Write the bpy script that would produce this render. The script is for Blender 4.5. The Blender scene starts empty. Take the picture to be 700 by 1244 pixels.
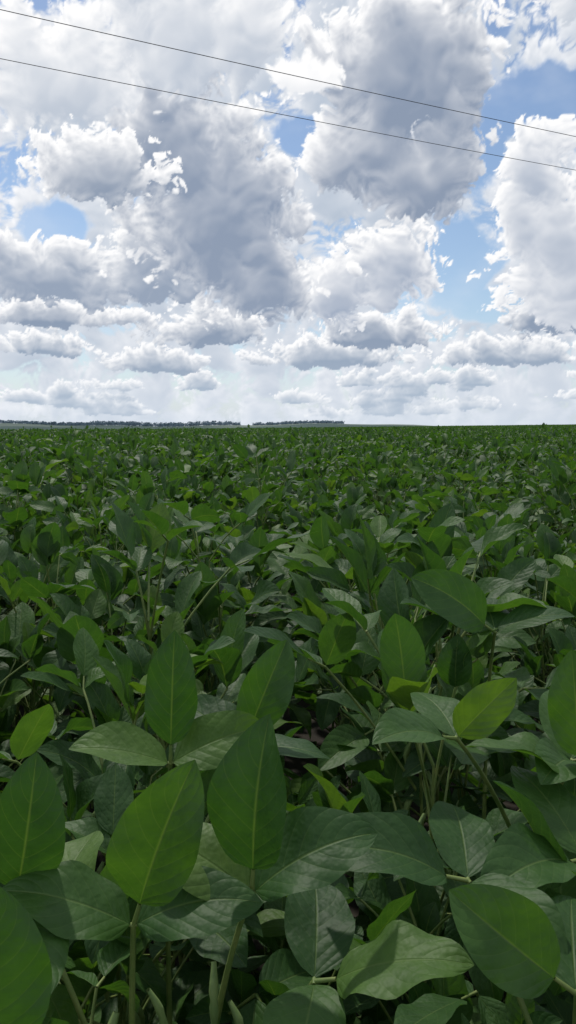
import bpy, math, random
import numpy as np
from mathutils import Vector
random.seed(7); rng=np.random.default_rng(7)
scene=bpy.context.scene
scene.view_settings.view_transform='Standard'; scene.view_settings.look='None'
scene.view_settings.exposure=0
R=math.radians
SUN_AZ,SUN_EL=-25.0,58.0

def link(o,parent=None):
    scene.collection.objects.link(o)
    if parent is not None: o.parent=parent
    return o
# ---------------------------------------------------------------- camera
cam=bpy.data.cameras.new("camera"); co=link(bpy.data.objects.new("camera",cam))
cam.sensor_fit='VERTICAL'; cam.sensor_height=24; cam.lens=12/math.tan(R(33)); cam.clip_start=0.02; cam.clip_end=30000
co.location=(0,0,1.25); co.rotation_euler=(R(90-6.1),0,0); scene.camera=co
# ---------------------------------------------------------------- light
w=bpy.data.worlds.new("World"); scene.world=w; w.use_nodes=True
nt=w.node_tree; bg=nt.nodes['Background']; sky=nt.nodes.new('ShaderNodeTexSky'); sky.sky_type='NISHITA'
sky.sun_disc=False; sky.sun_elevation=R(SUN_EL); sky.sun_rotation=R(SUN_AZ); sky.air_density=1.0; sky.dust_density=0.5; sky.ozone_density=2.0
nt.links.new(sky.outputs[0],bg.inputs[0]); bg.inputs[1].default_value=0.11
sl=bpy.data.lights.new("sun",'SUN'); so=link(bpy.data.objects.new("sun",sl))
sdir=Vector((math.sin(R(SUN_AZ))*math.cos(R(SUN_EL)),math.cos(R(SUN_AZ))*math.cos(R(SUN_EL)),math.sin(R(SUN_EL))))
so.rotation_euler=sdir.to_track_quat('Z','Y').to_euler(); so.location=(0,0,50)
sl.energy=2.7; sl.angle=R(2.0); sl.color=(1,0.95,0.87)

# ---------------------------------------------------------------- numpy noise
def perlin(x,y,seed):
    xi=np.floor(x).astype(np.int64); yi=np.floor(y).astype(np.int64); xf=x-xi; yf=y-yi
    def g(ix,iy,dx,dy):
        h=(ix*374761393+iy*668265263+seed*974711)&0xffffffff
        h=((h^(h>>13))*1274126177)&0xffffffff; h=h^(h>>16)
        a=(h&0xffff)*(2*math.pi/65536.0)
        return np.cos(a)*dx+np.sin(a)*dy
    u=xf*xf*xf*(xf*(xf*6-15)+10); v=yf*yf*yf*(yf*(yf*6-15)+10)
    a=g(xi,yi,xf,yf); b=g(xi+1,yi,xf-1,yf); c=g(xi,yi+1,xf,yf-1); d=g(xi+1,yi+1,xf-1,yf-1)
    return (a+(b-a)*u)+((c+(d-c)*u)-(a+(b-a)*u))*v
def fbm(x,y,o,seed,gain=.5):
    s=0;a=1
    for i in range(o):
        s=s+a*perlin(x,y,seed+i*17); a*=gain; x=x*2.03+5.1; y=y*2.03+1.7
    return s
ROT=(math.cos(.9),math.sin(.9))
def billow2(x,y,seed,ol,oh,gain=.56):
    """low and high frequency halves of a rounded-lobe noise"""
    a=1;out=[0,0]
    for i in range(ol+oh):
        n=perlin(x,y,seed+i*31); b=np.abs(n); b=b*b/(b+.08)*2.8
        out[0 if i<ol else 1]=out[0 if i<ol else 1]+a*(b-.36); a*=gain
        x,y=(x*ROT[0]-y*ROT[1])*2.07+3.3,(x*ROT[1]+y*ROT[0])*2.07+8.7
    return out
def sstep(a,b,x):
    t=np.clip((x-a)/(b-a),0,1); return t*t*(3-2*t)
def s2l(r,g,b): return np.array([((c/255+.055)/1.055)**2.4 if c/255>.04 else c/255/12.92 for c in (r,g,b)])

# ---------------------------------------------------------------- cloud dome
azs=np.concatenate([np.arange(-180,-60,2.5),np.arange(-60,-24,.4),np.arange(-24,24,.075),np.arange(24,60,.4),np.arange(60,180.01,2.5)])
els=np.concatenate([[-4,-2,-1],np.arange(-.5,29,.075),np.arange(29,45,.4),np.arange(45,90.5,1.5)])
els=np.minimum(els,89.9)
AZ,EL=np.meshgrid(azs,els); shp=AZ.shape
az=AZ.ravel(); el=EL.ravel(); ele=np.maximum(el,0)
KK=.27
rgb=np.zeros((az.size,3)); alp=np.zeros(az.size)
def over(idx,col,a):
    a0=alp[idx]; an=a+a0*(1-a)
    rgb[idx]=(col*a[:,None]+rgb[idx]*(a0*(1-a))[:,None])/np.maximum(an,1e-5)[:,None]; alp[idx]=an
def shapef(a,e,blobs):
    m=None
    for (a0,e0,rx,up,dn) in blobs:
        dy=e-e0; r=np.sqrt(((a-a0)/rx)**2+(dy/np.where(dy>0,up,dn))**2); v=1-r
        m=v if m is None else np.maximum(m,v)+0.12*np.exp(-np.abs(m-v)*6)
    return m
def layer(blobs,seed,A=.8,soft=.12,k=1.6,lit=(254,254,255),shade=(146,158,178),emb=1.0,base=0.0,fs=1.0,step=1.0,cover=1.0,hi=.12,ysq=1.15):
    if blobs is None: idx=np.arange(az.size); em=16
    else:
        s0=shapef(az,el,blobs); idx=np.where(s0>-.6*A-.25)[0]; em=sum(b[1] for b in blobs)/len(blobs)
    a=az[idx]; e=el[idx]; S=28.0/(em+8.0); F_=fs*KK*S
    def F(a,e,oh=4,both=False):
        x=a*F_; y=e*F_*ysq
        wx=fbm(x*.8,y*.8,3,seed+900)*.28; wy=fbm(x*.8+9,y*.8+4,3,seed+950)*.28
        lo,h=billow2(x*.8+wx,y*.8+wy,seed,2,oh)
        n2=fbm(x*.45,y*.45,2,seed+500)
        sh=base if blobs is None else shapef(a,e,blobs)
        f=sh+A*.55*lo+A*.45*n2
        ed=np.clip(1.15-1.9*np.clip(f-.05,0,1),hi,1)*np.clip(1+4.0*np.minimum(f+.02,0),.05,1)
        r=f+A*1.0*h*ed
        return (r,f) if both else r
    f0,flow=F(a,e,5,True); al=sstep(0,soft,f0)*sstep(-.14,-.03,flow)
    sc=step/S
    dx,dy=-.35,1.0
    f1=F(a+dx*.45*sc,e+dy*.45*sc,3); f2=F(a+dx*1.1*sc,e+dy*1.1*sc,2); f3=F(a+dx*2.6*sc,e+dy*2.6*sc,1)
    fl=F(a,e,4)
    O=.20*np.clip(fl,0,1)+.35*np.clip(f1,0,1)+.7*np.clip(f2,0,1)+.95*np.clip(f3,0,1)
    edge=np.exp(-np.clip(f0,0,2)*2.2)
    L=np.exp(-k*O)+emb*np.clip(fl-f1,-.22,.35)*(.25+.75*edge)
    L=np.clip(L,0,1.05)
    lit=s2l(*lit); shade=s2l(*shade)
    col=shade+(lit-shade)*L[:,None]
    hz=np.exp(-np.maximum(e,0)/2.6)*.62
    hc=s2l(218,228,240); col=col+(hc-col)*hz[:,None]
    over(idx,col,al*cover)

hz=np.exp(-ele/4.0)*.88
over(np.arange(az.size),np.tile(s2l(202,218,237),(az.size,1)),hz)
veil=sstep(-.1,.6,fbm(az*.12,el*.2,5,77))*.30
over(np.arange(az.size),np.tile(s2l(226,234,245),(az.size,1)),veil)
holes=[(1.7,19.4,2.7,1.6),(16.5,20.7,5.0,1.9),(12.6,18,2.2,2.8),(12.0,11.0,2.5,3.2),(14.6,8.4,3.4,1.3),(-16,13.2,2.2,1.6),(-18.5,26.6,3.0,1.3),(9.5,6.4,2,.5),(14,25.2,1.0,1.3)]
hm=np.zeros(az.size)
for (a0,e0,rx,ry) in holes: hm=np.maximum(hm,1.6*np.exp(-(((az-a0)/rx)**2+((el-e0)/ry)**2)))
hm=hm+0.55*fbm(az*.35,el*.4,6,12,.55)*(hm>.03)
al_b=alp.copy(); rgb_b=rgb.copy()
layer(None,11,A=.9,base=.45,soft=.35,k=.8,lit=(250,251,254),shade=(172,187,206),emb=.7)
m=sstep(.40,.80,hm)
alp[:]=alp*(1-m)+al_b*.7*m; rgb[:]=rgb*(1-m)[:,None]+rgb_b*m[:,None]
r2=random.Random(3)
far=[]
for i in range(34): far.append((r2.uniform(-30,30),r2.uniform(1.0,3.4),r2.uniform(.9,2.4),r2.uniform(.6,1.2),.25))
layer(far,21,A=.8,soft=.2,k=1.5,shade=(154,172,193),step=.8)
layer([(-17,5.4,4.0,1.3,.5),(-9.5,4.4,3.4,1.6,.6),(3,4.9,6,1.4,.6),(15,4.9,5,1.6,.7),(-26,5,5,2,1),(27,5,5,2,1)],31,A=.75,soft=.12,k=2.0,shade=(146,163,185))
layer([(-5.5,6.6,4.6,2.1,.9),(6.5,6.3,5.2,1.9,.8),(18,7.5,4.0,2.2,1.2),(-17,7.4,5.0,1.5,.7)],41,A=.7,soft=.10,k=2.0,shade=(138,154,177))
layer([(-17,10.0,6.0,2.9,1.8),(-10,10.4,4.8,3.4,1.9),(-28,11,6,4,2)],51,A=.7,k=1.7,shade=(150,164,185))
layer([(7.2,10.8,3.5,3.8,2.6),(3.4,9.4,3.5,3.2,2)],61,A=.85,k=.9,shade=(160,173,194))
layer([(17.8,12.8,4.4,4.9,5),(16.4,16.6,1.9,2.3,2),(19,9,4.8,3,2.4),(30,12,7,5,4)],71,A=.8,k=.7,shade=(164,177,197),step=.8)
layer([(-5,13.5,5.8,7.5,5.0),(-2,9.6,4.9,3,2),(-8,19,6.4,4.5,4)],81,A=.72,k=1.6,shade=(143,157,179),soft=.16)
layer([(8.0,23,6.3,6,4.5),(9.0,16.5,4.8,5,2.4),(5,18.4,3.5,2.6,2.6)],91,A=.7,k=1.5,shade=(141,155,177),soft=.14)
layer([(18.8,27.6,3.9,4,2.9),(30,24,6,5,3)],101,A=.8,k=.9,shade=(180,192,208))
layer([(-15.5,21.5,6.4,4.4,2.6),(-7,25,7.8,5,3.5),(-30,22,8,5,4)],111,A=.85,k=.65,shade=(172,185,203),soft=.22)
layer([(1.3,22.6,3.0,2.0,1.3)],115,A=.9,k=.25,shade=(204,211,222),soft=.3)
layer([(-13,16.4,4.5,3.2,1.5)],121,A=.65,k=1.25,shade=(144,158,179),soft=.08,step=.7,fs=1.2)
dx=np.cos(np.radians(el))*np.sin(np.radians(az)); dy=np.cos(np.radians(el))*np.cos(np.radians(az)); dz=np.sin(np.radians(el))
ang=np.degrees(np.arccos(np.clip(dx*sdir.x+dy*sdir.y+dz*sdir.z,-1,1)))
alp*=sstep(5,9,ang)  # opening added in the cloud dome so the sun lamp shines through
alp[el<0]=np.where(el[el<0]<-.6,1,alp[el<0])
RAD=9000.0
co_=np.stack([dx*RAD,dy*RAD,dz*RAD],1)
n_r,n_c=shp
ii=(np.arange(n_r-1)[:,None]*n_c+np.arange(n_c-1)[None,:]).ravel()
quads=np.stack([ii,ii+n_c,ii+n_c+1,ii+1],1)
def mesh_np(name,V,Fq):
    me=bpy.data.meshes.new(name)
    me.vertices.add(len(V)); me.vertices.foreach_set('co',np.asarray(V,dtype=np.float32).ravel())
    me.loops.add(Fq.size); me.loops.foreach_set('vertex_index',Fq.astype(np.int32).ravel())
    me.polygons.add(len(Fq)); me.polygons.foreach_set('loop_start',np.arange(len(Fq),dtype=np.int32)*Fq.shape[1])
    me.update(calc_edges=True); return me
me=mesh_np("sky",co_,quads)
at=me.attributes.new("cloud",'FLOAT_COLOR','POINT')
at.data.foreach_set('color',np.concatenate([rgb,alp[:,None]],1).astype(np.float32).ravel())
dome=link(bpy.data.objects.new("sky",me))
m=bpy.data.materials.new("clouds"); m.use_nodes=True; t=m.node_tree; t.nodes.clear()
o=t.nodes.new('ShaderNodeOutputMaterial'); a_=t.nodes.new('ShaderNodeAttribute'); a_.attribute_name="cloud"
e_=t.nodes.new('ShaderNodeEmission'); tr=t.nodes.new('ShaderNodeBsdfTransparent'); mx=t.nodes.new('ShaderNodeMixShader')
t.links.new(a_.outputs['Color'],e_.inputs[0]); t.links.new(a_.outputs['Alpha'],mx.inputs[0]); t.links.new(tr.outputs[0],mx.inputs[1]); t.links.new(e_.outputs[0],mx.inputs[2]); t.links.new(mx.outputs[0],o.inputs[0])
try: m.cycles.emission_sampling='NONE'
except Exception as ex: print(ex)
me.materials.append(m)

# ---------------------------------------------------------------- materials
def N(t,ty,**kw):
    n=t.nodes.new(ty)
    for k_,v in kw.items(): setattr(n,k_,v)
    return n
def math_(t,op,a,b=None,c=None):
    n=N(t,'ShaderNodeMath',operation=op)
    for i,v in enumerate((a,b,c)):
        if v is None: continue
        if isinstance(v,(int,float)): n.inputs[i].default_value=v
        else: t.links.new(v,n.inputs[i])
    return n.outputs[0]
def mixc(t,f,a,b,bt='MIX'):
    n=N(t,'ShaderNodeMix',data_type='RGBA',blend_type=bt)
    for s,v in ((n.inputs['Factor'],f),(n.inputs[6],a),(n.inputs[7],b)):
        if isinstance(v,(int,float)): s.default_value=v
        elif isinstance(v,tuple): s.default_value=(*v,1)
        else: t.links.new(v,s)
    return n.outputs[2]
def leaf_mat(detail=True):
    m=bpy.data.materials.new("soybean_leaf"); m.use_nodes=True; t=m.node_tree; t.nodes.clear()
    out=N(t,'ShaderNodeOutputMaterial'); a=N(t,'ShaderNodeAttribute',attribute_name='luv'); sp=N(t,'ShaderNodeSeparateXYZ'); t.links.new(a.outputs['Vector'],sp.inputs[0])
    u,v,r=sp.outputs
    oi=N(t,'ShaderNodeObjectInfo')
    rr=math_(t,'FRACT',math_(t,'ADD',r,oi.outputs['Random']))
    cr=N(t,'ShaderNodeValToRGB'); t.links.new(rr,cr.inputs[0]); e=cr.color_ramp.elements
    e[0].position=0; e[0].color=(.027,.076,.017,1); e[1].position=1; e[1].color=(.088,.165,.024,1)
    x=cr.color_ramp.elements.new(.5); x.color=(.037,.098,.020,1); x=cr.color_ramp.elements.new(.88); x.color=(.054,.126,.021,1)
    c=cr.outputs[0]; bpo=None
    if detail:
        au=math_(t,'ABSOLUTE',u)
        s=math_(t,'MULTIPLY_ADD',v,7.5,math_(t,'MULTIPLY',math_(t,'POWER',au,1.25),-2.3))
        fr=math_(t,'ABSOLUTE',math_(t,'SUBTRACT',math_(t,'FRACT',s),.5))
        vein=N(t,'ShaderNodeMapRange',interpolation_type='SMOOTHSTEP'); t.links.new(fr,vein.inputs[0]); vein.inputs[1].default_value=.44; vein.inputs[2].default_value=.5
        mid=N(t,'ShaderNodeMapRange',interpolation_type='SMOOTHSTEP'); t.links.new(au,mid.inputs[0]); mid.inputs[1].default_value=.06; mid.inputs[2].default_value=.0
        vm=math_(t,'MAXIMUM',math_(t,'MULTIPLY',vein.outputs[0],.36),mid.outputs[0])
        tc=N(t,'ShaderNodeTexCoord'); no=N(t,'ShaderNodeTexNoise'); t.links.new(tc.outputs['Object'],no.inputs['Vector']); no.inputs['Scale'].default_value=50; no.inputs['Detail'].default_value=4
        nf=N(t,'ShaderNodeMapRange'); t.links.new(no.outputs[0],nf.inputs[0]); nf.inputs[1].default_value=.32; nf.inputs[2].default_value=.68
        c=mixc(t,math_(t,'MULTIPLY',nf.outputs[0],.75),c,mixc(t,1.0,c,(.62,.70,.70),'MULTIPLY'))
        c=mixc(t,math_(t,'MULTIPLY',vm,.5),c,(.13,.20,.055))
        q1=math_(t,'MULTIPLY',math_(t,'POWER',fr,2.0),-1.3)
        no2=N(t,'ShaderNodeTexNoise'); t.links.new(tc.outputs['Object'],no2.inputs['Vector']); no2.inputs['Scale'].default_value=170; no2.inputs['Detail'].default_value=1
        hgt=math_(t,'ADD',math_(t,'SUBTRACT',q1,math_(t,'MULTIPLY',mid.outputs[0],.5)),math_(t,'MULTIPLY',no2.outputs[0],.9))
        bp=N(t,'ShaderNodeBump'); bp.inputs['Strength'].default_value=.52; bp.inputs['Distance'].default_value=.002; t.links.new(hgt,bp.inputs['Height']); bpo=bp.outputs[0]
    geo=N(t,'ShaderNodeNewGeometry')
    cb=mixc(t,.45,c,(.085,.14,.06))
    c2=mixc(t,geo.outputs['Backfacing'],c,cb)
    p=N(t,'ShaderNodeBsdfPrincipled'); t.links.new(c2,p.inputs['Base Color']); p.inputs['Roughness'].default_value=.55; p.inputs['Specular IOR Level'].default_value=.38 if detail else .26
    tl=N(t,'ShaderNodeBsdfTranslucent'); tcv=mixc(t,1.0,c,(1.75,1.75,.55),'MULTIPLY'); t.links.new(tcv,tl.inputs[0])
    if bpo: t.links.new(bpo,p.inputs['Normal']); t.links.new(bpo,tl.inputs[1])
    ms=N(t,'ShaderNodeMixShader'); ms.inputs[0].default_value=.37
    t.links.new(p.outputs[0],ms.inputs[1]); t.links.new(tl.outputs[0],ms.inputs[2]); t.links.new(ms.outputs[0],out.inputs[0])
    return m
def simple(name,c1,c2,scale,rough=.7,bump=0,coord='Object'):
    m=bpy.data.materials.new(name); m.use_nodes=True; t=m.node_tree; p=t.nodes['Principled BSDF']
    tc=N(t,'ShaderNodeTexCoord'); no=N(t,'ShaderNodeTexNoise'); t.links.new(tc.outputs[coord],no.inputs['Vector']); no.inputs['Scale'].default_value=scale; no.inputs['Detail'].default_value=6
    f=N(t,'ShaderNodeMapRange'); t.links.new(no.outputs[0],f.inputs[0]); f.inputs[1].default_value=.35; f.inputs[2].default_value=.65
    t.links.new(mixc(t,f.outputs[0],c1,c2),p.inputs['Base Color']); p.inputs['Roughness'].default_value=rough
    if bump:
        b=N(t,'ShaderNodeBump'); b.inputs['Distance'].default_value=bump; t.links.new(no.outputs[0],b.inputs['Height']); t.links.new(b.outputs[0],p.inputs['Normal'])
    return m
M_leaf=leaf_mat(); M_leaf_far=leaf_mat(False)
M_stem=simple("soybean_stem",(.09,.15,.03),(.16,.20,.05),60,.6)
M_pod=simple("soybean_pod",(.11,.18,.05),(.17,.23,.07),80,.65,.001)

# ---------------------------------------------------------------- plant geometry
class Buf:
    def __init__(s): s.V=[];s.F=[];s.A=[];s.M=[];s.n=0
    def add(s,V,F,A,mi):
        s.V.append(V); s.F.append(F+s.n); s.A.append(A); s.M.append(np.full(len(F),mi)); s.n+=len(V)
    def mesh(s,name,far=False):
        V=np.concatenate(s.V);F=np.concatenate(s.F);me=mesh_np(name,V,F)
        a=me.attributes.new('luv','FLOAT_VECTOR','POINT'); a.data.foreach_set('vector',np.concatenate(s.A).astype(np.float32).ravel())
        me.polygons.foreach_set('material_index',np.concatenate(s.M).astype(np.int32)); me.polygons.foreach_set('use_smooth',np.ones(len(F),dtype=bool))
        for m in (M_leaf_far if far else M_leaf,M_stem,M_pod): me.materials.append(m)
        me.update(); return me
def nrm(v): v=np.asarray(v,float); return v/max(np.linalg.norm(v),1e-9)
def leaf(b,base,f,up,L,W,bend=.5,fold=.25,nu=4,nt_=11,twist=0.,curl=.0,side=0.):
    f=nrm(f); sd=np.cross(f,up)
    if np.linalg.norm(sd)<1e-3: sd=np.array([1.,0,0])
    sd=nrm(sd); n=np.cross(sd,f)
    t=np.linspace(0,1,nt_+1); u=np.linspace(-1,1,2*nu+1)
    th=-bend*(t**1.3)+bend*.3; dx=np.cos(th);dz=np.sin(th); h=L/nt_
    X=np.concatenate([[0],np.cumsum((dx[1:]+dx[:-1])/2*h)]); Z=np.concatenate([[0],np.cumsum((dz[1:]+dz[:-1])/2*h)])
    wd=(t**.64)*((1-t)**.80); wd=wd/wd.max()*W/2; wd=np.maximum(wd,.0005)
    ph=random.uniform(0,6.28); wf=random.uniform(8,15); wa=random.uniform(.06,.18)
    T,U=np.meshgrid(t,u,indexing='ij'); Wd=wd[:,None]
    tw=twist*T
    yy=U*Wd*np.cos(fold)*(1+.06*np.sign(U)*math.sin(ph)); zz=np.abs(U)*Wd*math.sin(fold)+ (-curl)*U*U*Wd + wa*Wd*np.sin(wf*T+ph+np.sign(U)*1.1)*U*U
    y2=yy*np.cos(tw)-zz*np.sin(tw)+side*L*T*T; z2=yy*np.sin(tw)+zz*np.cos(tw)
    nx=-np.sin(th)[:,None]; nz=np.cos(th)[:,None]
    px=X[:,None]+z2*nx; pz=Z[:,None]+z2*nz
    P=np.asarray(base)[None,None,:]+px[...,None]*f+y2[...,None]*sd+pz[...,None]*n
    nc=2*nu+1; i=(np.arange(nt_)[:,None]*nc+np.arange(nc-1)[None,:]).ravel()
    F=np.stack([i,i+nc,i+nc+1,i+1],1)[:,::-1]
    v0=P.reshape(-1,3)
    k_=F[len(F)//2]; nn=np.cross(v0[k_[1]]-v0[k_[0]],v0[k_[2]]-v0[k_[0]])
    if nn.dot(n)<0: F=F[:,::-1]
    A=np.stack([U,T,np.full_like(T,random.random())],-1).reshape(-1,3)
    b.add(v0,F,A,0)
def tube(b,pts,rad,n=6,mi=1,flat=1.0):
    pts=np.asarray(pts,float); k=len(pts); V=[]
    for i in range(k):
        d=nrm(pts[min(i+1,k-1)]-pts[max(i-1,0)]); a=np.cross(d,[.31,.2,.93]); a=nrm(a); c=np.cross(d,a)
        for j in range(n):
            an=2*math.pi*j/n; V.append(pts[i]+rad[i]*(math.cos(an)*a+math.sin(an)*c*flat))
    F=[[i*n+j,i*n+(j+1)%n,(i+1)*n+(j+1)%n,(i+1)*n+j] for i in range(k-1) for j in range(n)]
    V=np.array(V); b.add(V,np.array(F),np.tile([0,0,.5],(len(V),1)),mi)
def arc(p0,p1,sag,k=5):
    p0=np.asarray(p0,float);p1=np.asarray(p1,float); s=np.linspace(0,1,k+1)[:,None]
    return p0+(p1-p0)*s+np.array([0,0,1.])*sag*4*s*(1-s)
def pod(b,p,yaw):
    L=random.uniform(.035,.05); k=8; pts=[];rd=[]
    for i in range(k+1):
        s=i/k; out=.012+.010*math.sin(s*2.2); pts.append([p[0]+math.cos(yaw)*out*1.2,p[1]+math.sin(yaw)*out*1.2,p[2]+.008-L*s])
        rd.append(.0048*(math.sin(math.pi*min(1,s*.93+.05))**.5)*(1+.13*math.cos(s*6*math.pi))+.0004)
    tube(b,pts,rd,6,2,.65)
def trifoliate(b,node,tip,yaw,size,pitch,lod=0,upright=False,r=.0021):
    if lod<2: tube(b,arc(node,tip,.012,4 if lod==0 else 1),[r*1.25]+[r]*(4 if lod==0 else 1),5 if lod==0 else 3)
    nu,nl={0:(4,12),1:(1,5),2:(1,3)}[lod]
    tip=np.asarray(tip,float)
    for j,(dyaw,off) in enumerate(((0,.028),(1.25,.004),(-1.25,.004))):
        ya=yaw+dyaw+random.gauss(0,.2); pi=pitch+random.gauss(0,.28) - (0 if j==0 else .12)
        f=np.array([math.cos(ya)*math.cos(pi),math.sin(ya)*math.cos(pi),math.sin(pi)])
        upv=nrm([-math.cos(ya)*math.sin(pi),-math.sin(ya)*math.sin(pi),math.cos(pi)]+np.array([random.gauss(0,.36),random.gauss(0,.36),0]))
        base=tip+f*off*size/.1
        if lod==0 and j==0: tube(b,[tip,base],[r,r*.7],5)
        L=size*random.uniform(.82,1.12)*(1.08 if j==0 else .92)
        leaf(b,base,f,upv,L,L*random.uniform(.50,.62),bend=random.uniform(.1,1.3)*(.6 if upright else 1),fold=random.uniform(.08,.55),nu=nu,nt_=nl,twist=random.gauss(0,.35),curl=random.uniform(-.15,.2),side=random.gauss(0,.08))
def plant(b,ox=0,oy=0,lod=0,sc=1.0,nodes=15,zmin=.25):
    H=random.uniform(.68,.82)*sc; lean=(random.gauss(0,.04),random.gauss(0,.03))
    def st(z): return np.array([ox+lean[0]*z/H,oy+lean[1]*z/H,z])
    if lod==0: tube(b,[st(z) for z in np.linspace(0,H,6)],[.0045,.0042,.0038,.0033,.0027,.0018],6)
    yaw=random.uniform(0,6.28)
    for i in range(nodes):
        s=i/(nodes-1); z=zmin*sc+(H-zmin*sc)*s
        yaw+=2.6+random.gauss(0,.35)
        pe=random.uniform(.40,1.15) if s<.75 else random.uniform(.8,1.4)
        pl=(random.uniform(.14,.27) if s<.8 else random.uniform(.08,.21))*sc
        nd=st(z); tip=nd+pl*np.array([math.cos(yaw)*math.cos(pe),math.sin(yaw)*math.cos(pe),math.sin(pe)])
        upr=random.random()<(.25 if s<.6 else .48)
        pitch=random.uniform(.55,1.35) if upr else random.gauss(.0,.45)
        trifoliate(b,nd,tip,yaw+random.gauss(0,.4),(random.uniform(.085,.13) if s<.9 else random.uniform(.06,.11))*sc,pitch,lod,upr)
        if lod==0 and s>.15 and s<.9:
            for k in range(random.choice((1,2))): pod(b,st(z),yaw+random.uniform(-1,1))

# ---------------------------------------------------------------- terrain
def terr(x,y):
    x=np.asarray(x,float); y=np.asarray(y,float); d=np.hypot(x,y)
    h=sstep(0,160,y)*.0115*np.clip(x,-400,400)
    h=h+.05*np.sin(x*.05+1)*np.sin(y*.043)*sstep(15,60,d)
    far=sstep(330,1500,d)*(-14)
    a=np.degrees(np.arctan2(x,y))
    hill=sstep(1500,3600,d)*(30+6*np.sin(a*.23+.5)+2.5*np.sin(a*.9)-8*sstep(2,14,a))
    return h*(1-sstep(330,900,d))+far+hill*.95
rs=np.concatenate([[0,.5,1,2,3,5,8],np.geomspace(12,8900,90)]); aa=np.radians(np.arange(0,360,1.5))
Rr,Aa=np.meshgrid(rs,aa,indexing='ij'); gx=(Rr*np.sin(Aa)).ravel(); gy=(Rr*np.cos(Aa)).ravel()
G=np.stack([gx,gy,terr(gx,gy)],1); nc=len(aa)
i0,j0=np.meshgrid(np.arange(len(rs)-1),np.arange(nc),indexing='ij'); i0=i0.ravel();j0=j0.ravel();j1=(j0+1)%nc
gm=mesh_np("ground",G,np.stack([i0*nc+j0,i0*nc+j1,(i0+1)*nc+j1,(i0+1)*nc+j0],1)[:,::-1])
gm.polygons.foreach_set('use_smooth',np.ones(len(gm.polygons),dtype=bool))
ground=link(bpy.data.objects.new("ground",gm))
m=simple("field_soil_and_far_farmland",(.012,.010,.007),(.024,.018,.011),6,.95,.02); t=m.node_tree; p=t.nodes['Principled BSDF']
near=p.inputs['Base Color'].links[0].from_socket
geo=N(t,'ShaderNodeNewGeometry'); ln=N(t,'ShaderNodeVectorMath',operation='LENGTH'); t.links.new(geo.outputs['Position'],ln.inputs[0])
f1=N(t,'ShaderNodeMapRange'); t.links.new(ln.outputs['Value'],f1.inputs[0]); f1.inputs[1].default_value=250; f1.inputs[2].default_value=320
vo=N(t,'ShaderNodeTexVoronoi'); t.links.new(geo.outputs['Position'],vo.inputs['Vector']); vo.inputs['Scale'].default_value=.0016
cr=N(t,'ShaderNodeValToRGB'); t.links.new(vo.outputs['Color'],cr.inputs[0]); e=cr.color_ramp.elements; e[0].color=(.08,.13,.10,1); e[1].color=(.26,.30,.22,1); e[0].position=.3;e[1].position=.75  # far farmland tones, with a mild aerial haze put into the colour
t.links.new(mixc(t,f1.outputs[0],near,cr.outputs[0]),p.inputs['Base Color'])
gm.materials.append(m)

# ---------------------------------------------------------------- soybean field (instanced)
field=link(bpy.data.objects.new("soybean_field",None))
def instancer(name,pts,child_mesh):
    V=[];F=[]
    for k,(x,y,z,yaw,s) in enumerate(pts):
        h=s/2; c,sn=math.cos(yaw),math.sin(yaw)
        for (a,b_) in ((-h,-h),(h,-h),(h,h),(-h,h)): V.append((x+a*c-b_*sn,y+a*sn+b_*c,z))
        F.append((4*k,4*k+1,4*k+2,4*k+3))
    me=bpy.data.meshes.new(name); me.from_pydata(V,[],F); ob=link(bpy.data.objects.new(name,me),field)
    ob.instance_type='FACES'; ob.use_instance_faces_scale=True; ob.instance_faces_scale=1.0
    ob.show_instancer_for_render=False; ob.show_instancer_for_viewport=False
    link(bpy.data.objects.new(name+"_foliage",child_mesh),ob)
NV=9
pts=[[] for _ in range(NV)]
for ix in range(-16,17):
    rx=(ix+.5)*.47
    y=-1.2
    while y<6.9:
        y+=random.uniform(.09,.155)
        px=rx+random.gauss(0,.055)
        if abs(px)>.62*max(y,0)+1.8: continue
        if math.hypot(px,y)<.42: continue
        s=random.gauss(1,.08)
        s*=1+.08*math.sin(px*2.1+y*1.3)*math.sin(y*.9+px)
        if y<1.0: s*=.88
        pts[random.randrange(NV)].append((px,y,float(terr(px,y)),random.uniform(0,6.28),s*.98))
# shorter plants filling the alley at the camera's feet
for i in range(26):
    px=random.uniform(-.55,.55); y=random.uniform(.28,1.3)
    pts[random.randrange(NV)].append((px,y,0,random.uniform(0,6.28),random.uniform(.66,.78)))
for k in range(NV):
    b=Buf(); plant(b,lod=0); instancer("plants_near_%d"%k,pts[k],b.mesh("soybean_near"))
NM=7; mids=[[] for _ in range(NM)]
for iy in range(0,20):
    y=7.75+iy*1.8
    for ix in range(-20,21):
        x=ix*1.88
        if abs(x)>.62*y+2.5: continue
        mids[random.randrange(NM)].append((x,y,float(terr(x,y)),random.choice((0,math.pi))+random.gauss(0,.04),random.uniform(.94,1.06)))
for k in range(NM):
    b=Buf()
    for r in range(4):
        yy=-.94
        while yy<.94:
            yy+=random.uniform(.10,.18); plant(b,-.705+r*.47+random.gauss(0,.06),yy,lod=1,nodes=10,zmin=.38,sc=random.gauss(.99,.10))
    instancer("patch_mid_%d"%k,mids[k],b.mesh("soybean_mid"))
NP=6; patches=[[] for _ in range(NP)]
S=3.0
for iy in range(0,100):
    y=44.3+iy*S*.93
    for ix in range(-80,81):
        x=ix*S*.97
        if abs(x)>.62*y+4: continue
        patches[random.randrange(NP)].append((x+random.gauss(0,.1),y+random.gauss(0,.1),float(terr(x,y)),random.choice((0,math.pi))+random.gauss(0,.08),random.uniform(.95,1.07)))
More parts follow.
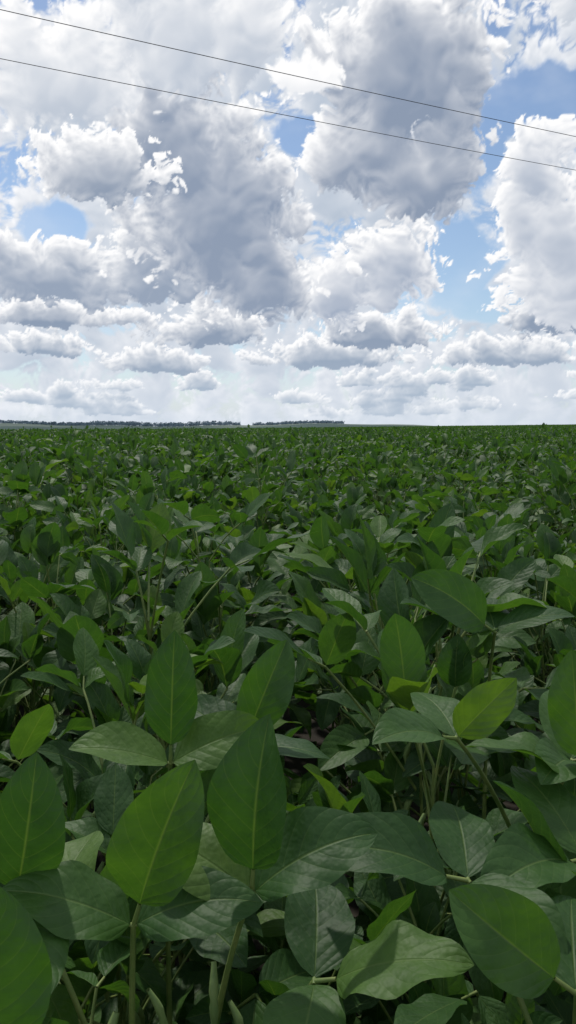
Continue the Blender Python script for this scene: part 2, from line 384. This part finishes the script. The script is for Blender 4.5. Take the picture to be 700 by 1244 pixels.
for k in range(NP):
    b=Buf()
    for i in range(105):
        plant(b,random.uniform(-1.5,1.5),random.uniform(-1.5,1.5),lod=2,nodes=8,zmin=.5,sc=random.gauss(1,.095))
    instancer("patch_far_%d"%k,patches[k],b.mesh("soybean_far",True))
print("inst",sum(map(len,pts)),sum(map(len,mids)),sum(map(len,patches)))

# ---------------------------------------------------------------- foreground plants
def hero(stem_xy,trifs,pods=()):
    b=Buf(); top=max(t_['node'][2] for t_ in trifs)
    x,y=stem_xy
    tube(b,[(x,y,z) for z in np.linspace(0,top,7)],[.0048,.0046,.0044,.004,.0036,.003,.002],8)
    for t_ in trifs:
        nd=(x,y,min(t_['node'][2],top))
        tp=np.array(t_['tip'],float); tube(b,arc(nd,tp,.01,6),[.0030,.0027,.0025,.0024,.0023,.0022,.0021],7)
        for (d,up,L,W,bend,fold) in t_['leaves']:
            f=nrm(d); off=.02 if d is t_['leaves'][0][0] else .003
            bs=tp+f*off; tube(b,[tp,bs],[.0021,.0016],6)
            leaf(b,bs,f,up,L,W*.98,bend=bend,fold=fold,nu=6,nt_=18,twist=random.gauss(0,.3),side=random.gauss(0,.08),curl=random.uniform(-.1,.2))
    for (z,yw) in pods: pod(b,(x,y,z),yw)
    return link(bpy.data.objects.new("soybean_plant",b.mesh("soybean_plant")))
hero((-.13,.80),[dict(node=(-.13,.80,.80),tip=(-.118,.76,.915),leaves=[((.05,-.05,1),(0,-1,.1),.118,.056,.2,.25),((-.9,-.2,.25),(0,-.4,1),.10,.06,.7,.3),((.85,.1,.3),(0,-.5,1),.10,.06,.8,.3)]),
 dict(node=(-.13,.8,.72),tip=(-.05,.83,.90),leaves=[((.35,.1,.9),(0,-1,.3),.11,.06,.5,.4),((-.6,.5,.3),(0,-.3,1),.1,.06,.5,.2),((.9,-.4,.1),(0,-.3,1),.1,.06,.9,.2)])])
hero((-.125,.58),[dict(node=(-.12,.58,.74),tip=(-.118,.565,.872),leaves=[((.30,-.10,1),(-.1,-1,.1),.125,.070,.4,.35),((-.9,-.15,.42),(.1,-.5,1),.105,.062,.9,.3),((.9,.05,.35),(0,-.5,1),.10,.06,.8,.3)]),
 dict(node=(-.12,.58,.66),tip=(-.20,.60,.85),leaves=[((-.5,.1,.8),(0,-1,.5),.11,.065,.6,.35),((-.8,-.5,.1),(0,-.2,1),.10,.06,.9,.2),((.2,.8,.3),(0,-.2,1),.10,.06,.5,.2)])],
 pods=[(.80,0),(.76,-1.2),(.79,-2.2),(.72,.6)])
hero((-.06,.60),[dict(node=(-.05,.60,.76),tip=(-.028,.575,.892),leaves=[((.06,-.02,1),(-.30,-1,.1),.124,.070,.5,.36),((-.8,.3,.35),(0,-.5,1),.10,.062,.8,.25),((.9,.0,.5),(-.1,-.4,1),.11,.066,1.1,.3)]),
 dict(node=(-.05,.6,.66),tip=(.02,.56,.83),leaves=[((.6,-.3,.3),(0,-.3,1),.11,.066,1.0,.3),((.1,.9,.3),(0,-.3,1),.10,.06,.6,.2),((-.1,-.9,-.1),(0,-.1,1),.10,.06,.8,.2)])],
 pods=[(.82,-1.5),(.78,-.5),(.75,-2.4)])
hero((.26,.84),[dict(node=(.26,.84,.78),tip=(.172,.775,.935),leaves=[((-.75,-.45,.25),(-.2,-.5,1),.095,.060,.8,.35),((-.1,.9,.2),(0,-.4,1),.10,.055,.5,.2),((.55,-.1,.75),(0,-1,.5),.085,.05,.6,.3)]),
 dict(node=(.26,.84,.72),tip=(.30,.80,.90),leaves=[((.7,-.4,.3),(0,-.4,1),.11,.06,1.0,.3),((.1,.8,.5),(0,-.4,1),.10,.06,.5,.2),((-.5,-.7,.2),(0,-.4,1),.10,.06,.9,.25)])],
 pods=[(.86,-1.5),(.84,-.6),(.80,-2.2),(.78,-1),(.74,-1.8)])
hero((.22,.56),[dict(node=(.22,.56,.72),tip=(.205,.52,.850),leaves=[((-.75,.05,.55),(-.1,-.9,.6),.095,.064,.6,.3),((.7,-.3,.3),(0,-.4,1),.1,.06,.9,.2),((.2,.9,.2),(0,-.3,1),.10,.06,.6,.2)]),
 dict(node=(.22,.56,.70),tip=(.15,.62,.875),leaves=[((-.9,-.1,.25),(0,-.4,1),.125,.064,1.5,.3),((.1,.8,.2),(0,-.3,1),.10,.06,.6,.2),((.5,-.8,-.1),(0,-.3,1),.10,.06,.9,.3)])],
 pods=[(.80,-1.5),(.78,-2.6)])
hero((.34,.78),[dict(node=(.34,.78,.84),tip=(.296,.765,.90),leaves=[((-.1,.0,1),(-.3,-1,.2),.11,.060,.4,.3),((-1,-.15,.30),(0,-.4,1),.12,.062,1.0,.3),((.7,-.4,.1),(0,-.3,1),.10,.06,.8,.2)]),
 dict(node=(.34,.78,.74),tip=(.27,.68,.86),leaves=[((-.8,-.5,.15),(0,-.3,1),.12,.064,1.1,.35),((.3,-.9,.1),(0,-.3,1),.11,.062,.9,.2),((-.3,.8,.5),(0,-.6,1),.11,.06,.6,.2)])],
 pods=[(.88,-2.2),(.85,-1.4),(.82,-2.8),(.78,-1.8)])
hero((.30,1.15),[dict(node=(.3,1.15,.84),tip=(.29,1.08,.965),leaves=[((-.75,-.15,.55),(.1,-.9,.7),.13,.075,1.0,.25),((.8,-.2,.3),(0,-.4,1),.11,.06,.9,.2),((.1,.9,.3),(0,-.3,1),.11,.06,.6,.2)])])
hero((-.24,.62),[dict(node=(-.24,.62,.80),tip=(-.215,.58,.875),leaves=[((.25,-.1,.95),(.2,-1,.2),.115,.062,.6,.35),((-.8,.1,.4),(0,-.4,1),.11,.062,.9,.3),((.4,-.8,.1),(0,-.3,1),.11,.064,.9,.3)])],pods=[(.80,-1),(.77,-2)])
hero((-.19,.43),[dict(node=(-.19,.43,.80),tip=(-.163,.40,.89),leaves=[((.12,-.02,1),(.1,-1,.1),.095,.060,.4,.25),((-.8,.3,.3),(0,-.4,1),.09,.055,.6,.2),((.3,-.5,-.2),(0,-.4,1),.08,.055,.5,.2)])])

# ---------------------------------------------------------------- distant trees
F=[];n=0
r3=random.Random(5); V=[]
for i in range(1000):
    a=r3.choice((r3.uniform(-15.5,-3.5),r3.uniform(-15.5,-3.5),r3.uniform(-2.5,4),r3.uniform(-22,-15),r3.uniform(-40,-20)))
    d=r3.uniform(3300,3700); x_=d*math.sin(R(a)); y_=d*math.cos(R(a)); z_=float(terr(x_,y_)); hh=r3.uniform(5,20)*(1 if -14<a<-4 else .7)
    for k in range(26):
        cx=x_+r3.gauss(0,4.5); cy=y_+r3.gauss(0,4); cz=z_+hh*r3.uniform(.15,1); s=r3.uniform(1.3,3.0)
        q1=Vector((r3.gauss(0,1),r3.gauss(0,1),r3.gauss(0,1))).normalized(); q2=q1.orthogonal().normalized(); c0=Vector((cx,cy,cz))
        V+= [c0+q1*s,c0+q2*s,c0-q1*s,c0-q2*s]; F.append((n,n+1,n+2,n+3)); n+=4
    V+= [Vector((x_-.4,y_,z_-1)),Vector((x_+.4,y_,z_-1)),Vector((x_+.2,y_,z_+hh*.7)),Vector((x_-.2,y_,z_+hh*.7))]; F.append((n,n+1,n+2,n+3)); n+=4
tm=bpy.data.meshes.new("distant_tree_line"); tm.from_pydata([tuple(v) for v in V],[],F); tm.materials.append(simple("haze_tinted_foliage",(.12,.18,.22),(.17,.23,.28),.05,.9))  # pale bluish base colour paints aerial haze onto the trees
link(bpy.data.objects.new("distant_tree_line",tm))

# ---------------------------------------------------------------- power line
M_wood=simple("weathered_pole_wood",(.14,.11,.085),(.22,.18,.14),9,.85,.01); M_wire=simple("cable",(.05,.052,.058),(.08,.082,.09),5,.5); M_ins=simple("insulator_ceramic",(.25,.14,.09),(.3,.17,.1),5,.3)
ud=np.array([.897,.441,0]); pd=np.array([-.441,.897,0]); mid=np.array([1.05,16.8,0])
def prim(name,parent,mat,pts,rad,n=10):
    b=Buf(); tube(b,pts,rad,n); V_=np.concatenate(b.V);F_=np.concatenate(b.F); me=mesh_np(name,V_,F_); me.polygons.foreach_set('use_smooth',np.ones(len(F_),dtype=bool)); me.materials.append(mat)
    return link(bpy.data.objects.new(name,me),parent)
for s in (-1,1):
    e_=link(bpy.data.objects.new("utility_pole",None)); P=mid+ud*30*s; z0=float(terr(P[0],P[1]))
    prim("shaft",e_,M_wood,[P+[0,0,z0-1],P+[0,0,4],P+[0,0,8.6],P+[0,0,8.61]],[.15,.125,.10,.001],16)
    prim("crossarm",e_,M_wood,[P-pd*1.15+[0,0,8.02]+ud*.13,P-pd*1.149+[0,0,8.02]+ud*.13,P+pd*1.149+[0,0,8.02]+ud*.13,P+pd*1.15+[0,0,8.02]+ud*.13],[.001,.065,.065,.001],4)
    for q_ in (-.87,.87):
        c0=P+pd*q_+ud*.13
        prim("insulator",e_,M_ins,[c0+[0,0,8.06],c0+[0,0,8.1],c0+[0,0,8.11],c0+[0,0,8.16],c0+[0,0,8.17],c0+[0,0,8.24],c0+[0,0,8.25]],[.02,.02,.06,.035,.055,.03,.001],12)
for q_ in (-.87,.87):
    pp=[]
    for i in range(61):
        s=-30+i; pp.append(mid+pd*q_+ud*s+ud*.13+np.array([0,0,7.73+.52*(s/30)**2]))
    prim("power_line_wire",None,M_wire,pp,[.0065]*61,8)
